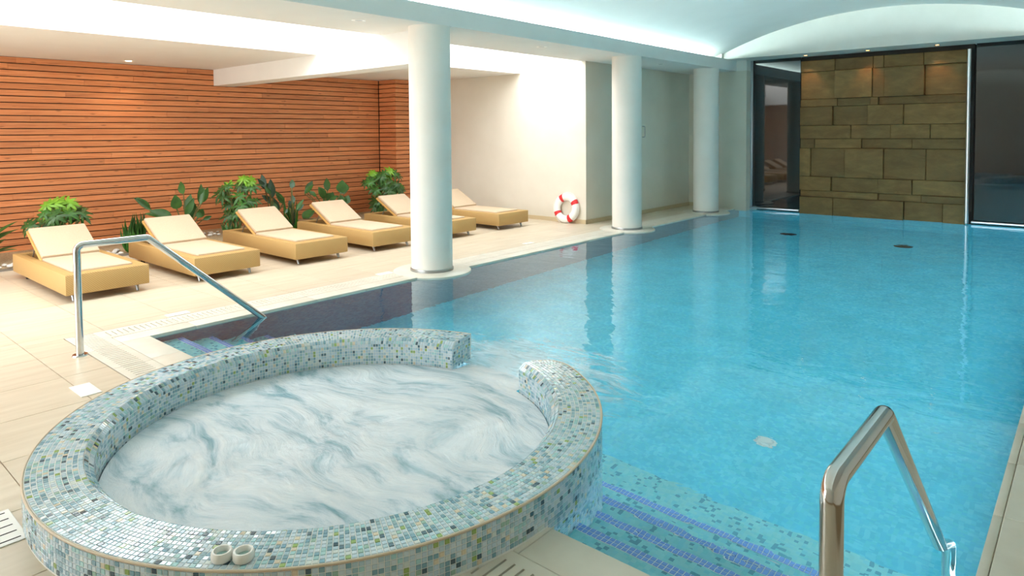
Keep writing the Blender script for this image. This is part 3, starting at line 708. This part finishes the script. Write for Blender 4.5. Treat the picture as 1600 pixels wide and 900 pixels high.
# umbrella-leaved shrubs: each palmate leaf is one object
def palmate(mt, n=8):
    V = []; Fc = []
    for k in range(n):
        a = 2*PI*(k+.5)/n*.94; L = .9+.15*math.cos(a); dr = .5
        ca, sa = math.cos(a), math.sin(a); b0 = len(V)
        for i in range(6):
            q = i/5; w = .125*math.sin(PI*min(1, .08+q*.92))**.8 if i < 5 else .01; r = .06+q*L
            for s in (-1, 0, 1): V.append((r*ca-s*w*sa, r*sa+s*w*ca, -dr*q*q*L+(.05*w if s else 0)))
        for i in range(5): b = b0+i*3; Fc += [(b, b+3, b+4, b+1), (b+1, b+4, b+5, b+2)]
    return mesh('leaf', V, Fc, mt, True)
PM = {k: palmate(M[k]) for k in ('leaf_dark', 'leaf_mid', 'leaf_lime')}
def shrub(label, X, c_px, top, ry, rx, n, limefrac, seed, low=.1):
    random.seed(seed); b = at_x(*c_px, X); b.z = .012
    t = thing('umbrella_leaf_shrub', b, label, 'plant', 'umbrella-leaved shrubs along the timber wall')
    stems = []
    for k in range(5):
        a = random.uniform(0, 2*PI); e = Vector((rx*.5*math.cos(a), ry*.6*math.sin(a), top*random.uniform(.6, .85))); stems.append(e)
        tube('stem', [Vector((0, 0, -.02)).lerp(e, s)+Vector((0, 0, .1*math.sin(PI*s)*.3)) for s in (0, .25, .5, .75, 1)], [.014, .012, .01, .009, .007], M['stem'], t, 7)
    for k in range(n):
        u = random.uniform(0, 1); hz = low+(top-low)*u**.7; a = random.uniform(0, 2*PI); rr = math.sqrt(random.uniform(.1, 1))*(1-.55*max(0, u-.55)/.45)
        p = Vector((rx*rr*math.cos(a), ry*rr*math.sin(a), hz))
        mk = 'leaf_lime' if (u > .8 and random.random() < limefrac) else random.choice(['leaf_dark', 'leaf_dark', 'leaf_mid'])
        o = link('leaf', PM[mk], t); s = random.uniform(.12, .17); nrm = Vector((.65+p.x*.8, p.y*.8-.4, .5)).normalized()
        o.matrix_local = Matrix.Translation(p) @ nrm.to_track_quat('Z', 'Y').to_matrix().to_4x4() @ Matrix.Rotation(random.uniform(0, 6), 4, 'Z') @ Matrix.Diagonal((s, s, s, 1))
        e = min(stems, key=lambda q: (q-p).length); tube('petiole', [e*.9, (e*.9).lerp(p, .5)+Vector((0, 0, .02)), p], .004, M['stem'], t, 5)
shrub('umbrella-leaved shrub with lime top behind the first lounger', -10.75, (95, 396), .74, .42, .34, 34, .9, 3, .3)
shrub('umbrella-leaved shrub with lime top between second and third loungers', -10.9, (375, 372), .92, .36, .3, 36, .9, 5, .15)
shrub('bushy umbrella-leaved shrub at the wood corner behind the fifth lounger', -10.85, (600, 345), .92, .5, .4, 54, .6, 9, .12)
random.seed(21)
def strappy(label, loc, n, h, spread, w, mk):
    t = thing('strappy_plant', loc, label, 'plant')
    for k in range(n):
        a = 2*PI*k/n*2.4+random.uniform(-.2, .2); d = spread*random.uniform(.3, 1); hh = h*random.uniform(.55, 1)
        place_leaf(STRAP[mk], (0, 0, 0), (d*math.cos(a), d*math.sin(a), hh), w, t, (math.cos(a), math.sin(a), -.1))
    return t
b = at_x(207, 402, -10.3); strappy('small strappy plant growing from white pebbles between first and second loungers', (b.x, b.y, .012), 24, .3, .22, .05, 'leaf_mid')
b = at_x(212, 385, -10.9); shr = strappy('dark spiky plant just left of the second lounger backrest', (b.x, b.y, .012), 34, .46, .26, .055, 'leaf_dark')
b = at_x(2, 402, -10.8); fan = thing('fan_palm', (b.x, b.y-.12, .012), 'dark palm leaves cut off by the left picture edge', 'plant')
for k in range(16):
    a = random.uniform(0, 2*PI); h = random.uniform(.2, .55)
    place_leaf(BL['leaf_dark'], (.05*math.cos(a), .05*math.sin(a), h*.6), (.36*math.cos(a), .36*math.sin(a), h), .09, fan, (0, 0, 1))
tube('stem', [(0, 0, -.02), (0, 0, .36)], .02, M['stem'], fan, 8)
for px, py, lab in ((362, 372, 'low leafy clump at the rear corner of the third lounger'), (592, 345, 'low leafy clump at the rear corner of the fifth lounger')):
    b = at_x(px, py, -10.6); strappy(lab, (b.x, b.y, .012), 22, .22, .22, .06, 'leaf_dark')

# ------------------------------------------------------------------ small fittings
def cover(name, x0, x1, y0, y1, lab, slots=True):
    t = thing(name, ((x0+x1)/2, (y0+y1)/2, 0), lab, 'drain cover'); a, b = (x1-x0)/2, (y1-y0)/2
    boxes('plate', [(-a, a, -b, b, .0, .005)], M['white'], t, .0015, 1)
    for k in range(5 if slots else 0):
        u = -a+.03+(2*a-.06)*k/4; boxes('slot', [(u-.004, u+.004, -b+.02, b-.02, .0045, .0056)], M['dark'], t)
cover('drain_cover', -5.08, -4.83, 1.37, 1.49, 'small white drain cover on the deck left of the whirlpool', False)
cover('drain_cover', -3.62, -3.3, .58, .73, 'pale drain cover at the front left foot of the whirlpool')
for x, y, lab in ((-6.42, 2.62, 'small white skimmer lid on the deck nearest the left handrail'), (-6.37, 4.98, 'small white skimmer lid left of the nearest column'), (-6.44, 7.73, 'small white skimmer lid between nearest and middle columns')):
    t = thing('skimmer_lid', (x, y, 0), lab, 'lid', 'white skimmer lids in the deck'); boxes('plate', [(-.05, .05, -.1, .1, 0, .004)], M['white'], t, .001, 1); boxes('grip', [(-.012, .012, -.03, .03, .0035, .0055)], M['coping'], t)
def downlight(x, y, z, lab, lit):
    t = thing('downlight', (x, y, z), lab, 'downlight'); lathe('rim', [(.045, -.003), (.075, -.006), (.08, 0)], M['white'], 28, t)
    lathe('lens', [(0, -.002), (.045, -.002)], emis('lit_lens', (255, 226, 170), 60) if lit else M['steel_dark'], 20, t)
    if lit:
        l = bpy.data.lights.new('downlight_beam', 'SPOT'); l.energy = 18; l.color = (1, .8, .55); l.spot_size = 2.2; l.spot_blend = .8; l.shadow_soft_size = .04
        o = bpy.data.objects.new('downlight_beam', l); COL.objects.link(o); o.parent = t; o.location = (0, 0, -.02)
downlight(-11.2, 3.95, ZA, 'lit warm downlight in the alcove ceiling close to the timber wall', True)
downlight(-6.3, 4.62, ZS, 'unlit round downlight in the soffit just before the nearest column', False)
downlight(-6.3, 7.9, ZS, 'unlit round downlight in the soffit between nearest and middle columns', False)
downlight(-6.3, 11.5, ZS, 'unlit round downlight in the soffit between middle and far columns', False)
t = thing('pull_handle', (XS, 11.98, 1.55), 'thin curved dark pull handle on the wall beside the middle column', 'handle')
tube('grip', fillet([(0, 0, 0), (.06, 0, 0), (.06, 0, .22), (0, 0, .22)], .025), .008, M['steel_dark'], t, 8)
lathe('rose', [(0, .0), (.02, .0)], M['steel_dark'], 12, t)
t = thing('pool_lamp', (PX1-.001, 3.2, -.55), 'long underwater lamp strip in the right pool wall', 'lamp')  # unseen glowing strip, added to light the turquoise pool floor
boxes('lens', [(-.03, 0, 0, 10.6, -.03, .03)], emis('pool_lamp_lens', (226, 250, 255), POOL_FILL), t)
boxes('housing', [(-.034, 0, 0, 10.6, .03, .05), (-.034, 0, 0, 10.6, -.05, -.03)], M['steel'], t)

# ------------------------------------------------------------------ cut the tub's round footprint out of deck, channel, steps and basin
def cut_round():
    V = []; n = 96; R = 1.40
    for z in (-1.19, .05): V += [(SPX+R*math.cos(2*PI*k/n), SPY+R*math.sin(2*PI*k/n), z) for k in range(n)]
    Fc = [tuple(range(n))[::-1], tuple(range(n, 2*n))]+[(k, (k+1) % n, n+(k+1) % n, n+k) for k in range(n)]
    cm = mesh('cutter', V, Fc, M['dark']); cu = link('cutter', cm); bpy.context.view_layer.update()
    hit = []
    for root in (floor, tl, tn, basin):
        for o in [root]+list(root.children_recursive):
            if o.type != 'MESH' or o is basin: continue
            B = [o.matrix_world @ Vector(b) for b in o.bound_box]
            x0, x1, y0, y1 = min(b.x for b in B), max(b.x for b in B), min(b.y for b in B), max(b.y for b in B)
            dx = max(x0-SPX, 0, SPX-x1); dy = max(y0-SPY, 0, SPY-y1)
            if dx*dx+dy*dy >= R*R or 'nosing' in o.name: continue
            fx, fy = max(abs(x0-SPX), abs(x1-SPX)), max(abs(y0-SPY), abs(y1-SPY))
            if fx*fx+fy*fy <= R*R and max(b.z for b in B) > -.3: bpy.data.objects.remove(o); continue
            md = o.modifiers.new('cut', 'BOOLEAN'); md.operation = 'DIFFERENCE'; md.object = cu; md.solver = 'EXACT'; md.use_self = o.name in ('floor', 'trim_1', 'trim_2') or 'grate' in o.name; hit.append(o)
    dg = bpy.context.evaluated_depsgraph_get()
    new = [(o, bpy.data.meshes.new_from_object(o.evaluated_get(dg))) for o in hit]
    for o, me in new:
        o.modifiers.clear(); o.data = me
        if not len(me.polygons): bpy.data.objects.remove(o)
    bpy.data.objects.remove(cu)
cut_round()

def through_water(px, py, z):
    d = ray(px, py).normalized(); p = Vector((0, 0, CAM_H))+d*((WATER-CAM_H)/d.z)
    h = Vector((d.x, d.y, 0)); sn = h.length/1.333; h.normalize(); return p+h*((WATER-z)*sn/math.sqrt(1-sn*sn))
for (px, py), mt, lab, nm in (((1195, 690), M['white'], 'round pale inlet on the pool floor beyond the steps', 'floor_inlet'), ((1412, 385), M['dark'], 'dark floor drain before the right half of the stone wall', 'floor_drain'), ((1232, 366), M['dark'], 'dark floor drain before the left glass panel', 'floor_drain')):
    p = through_water(px, py, DEPTH); t = thing(nm, (p.x, p.y, DEPTH), lab, 'drain')
    r = .065 if nm == 'floor_inlet' else .12; lathe('cover', [(0, .012), (r*.85, .012), (r, 0)], mt, 28, t); lathe('collar', [(r, .004), (r*1.15, .003), (r*1.18, 0)], mt, 28, t)
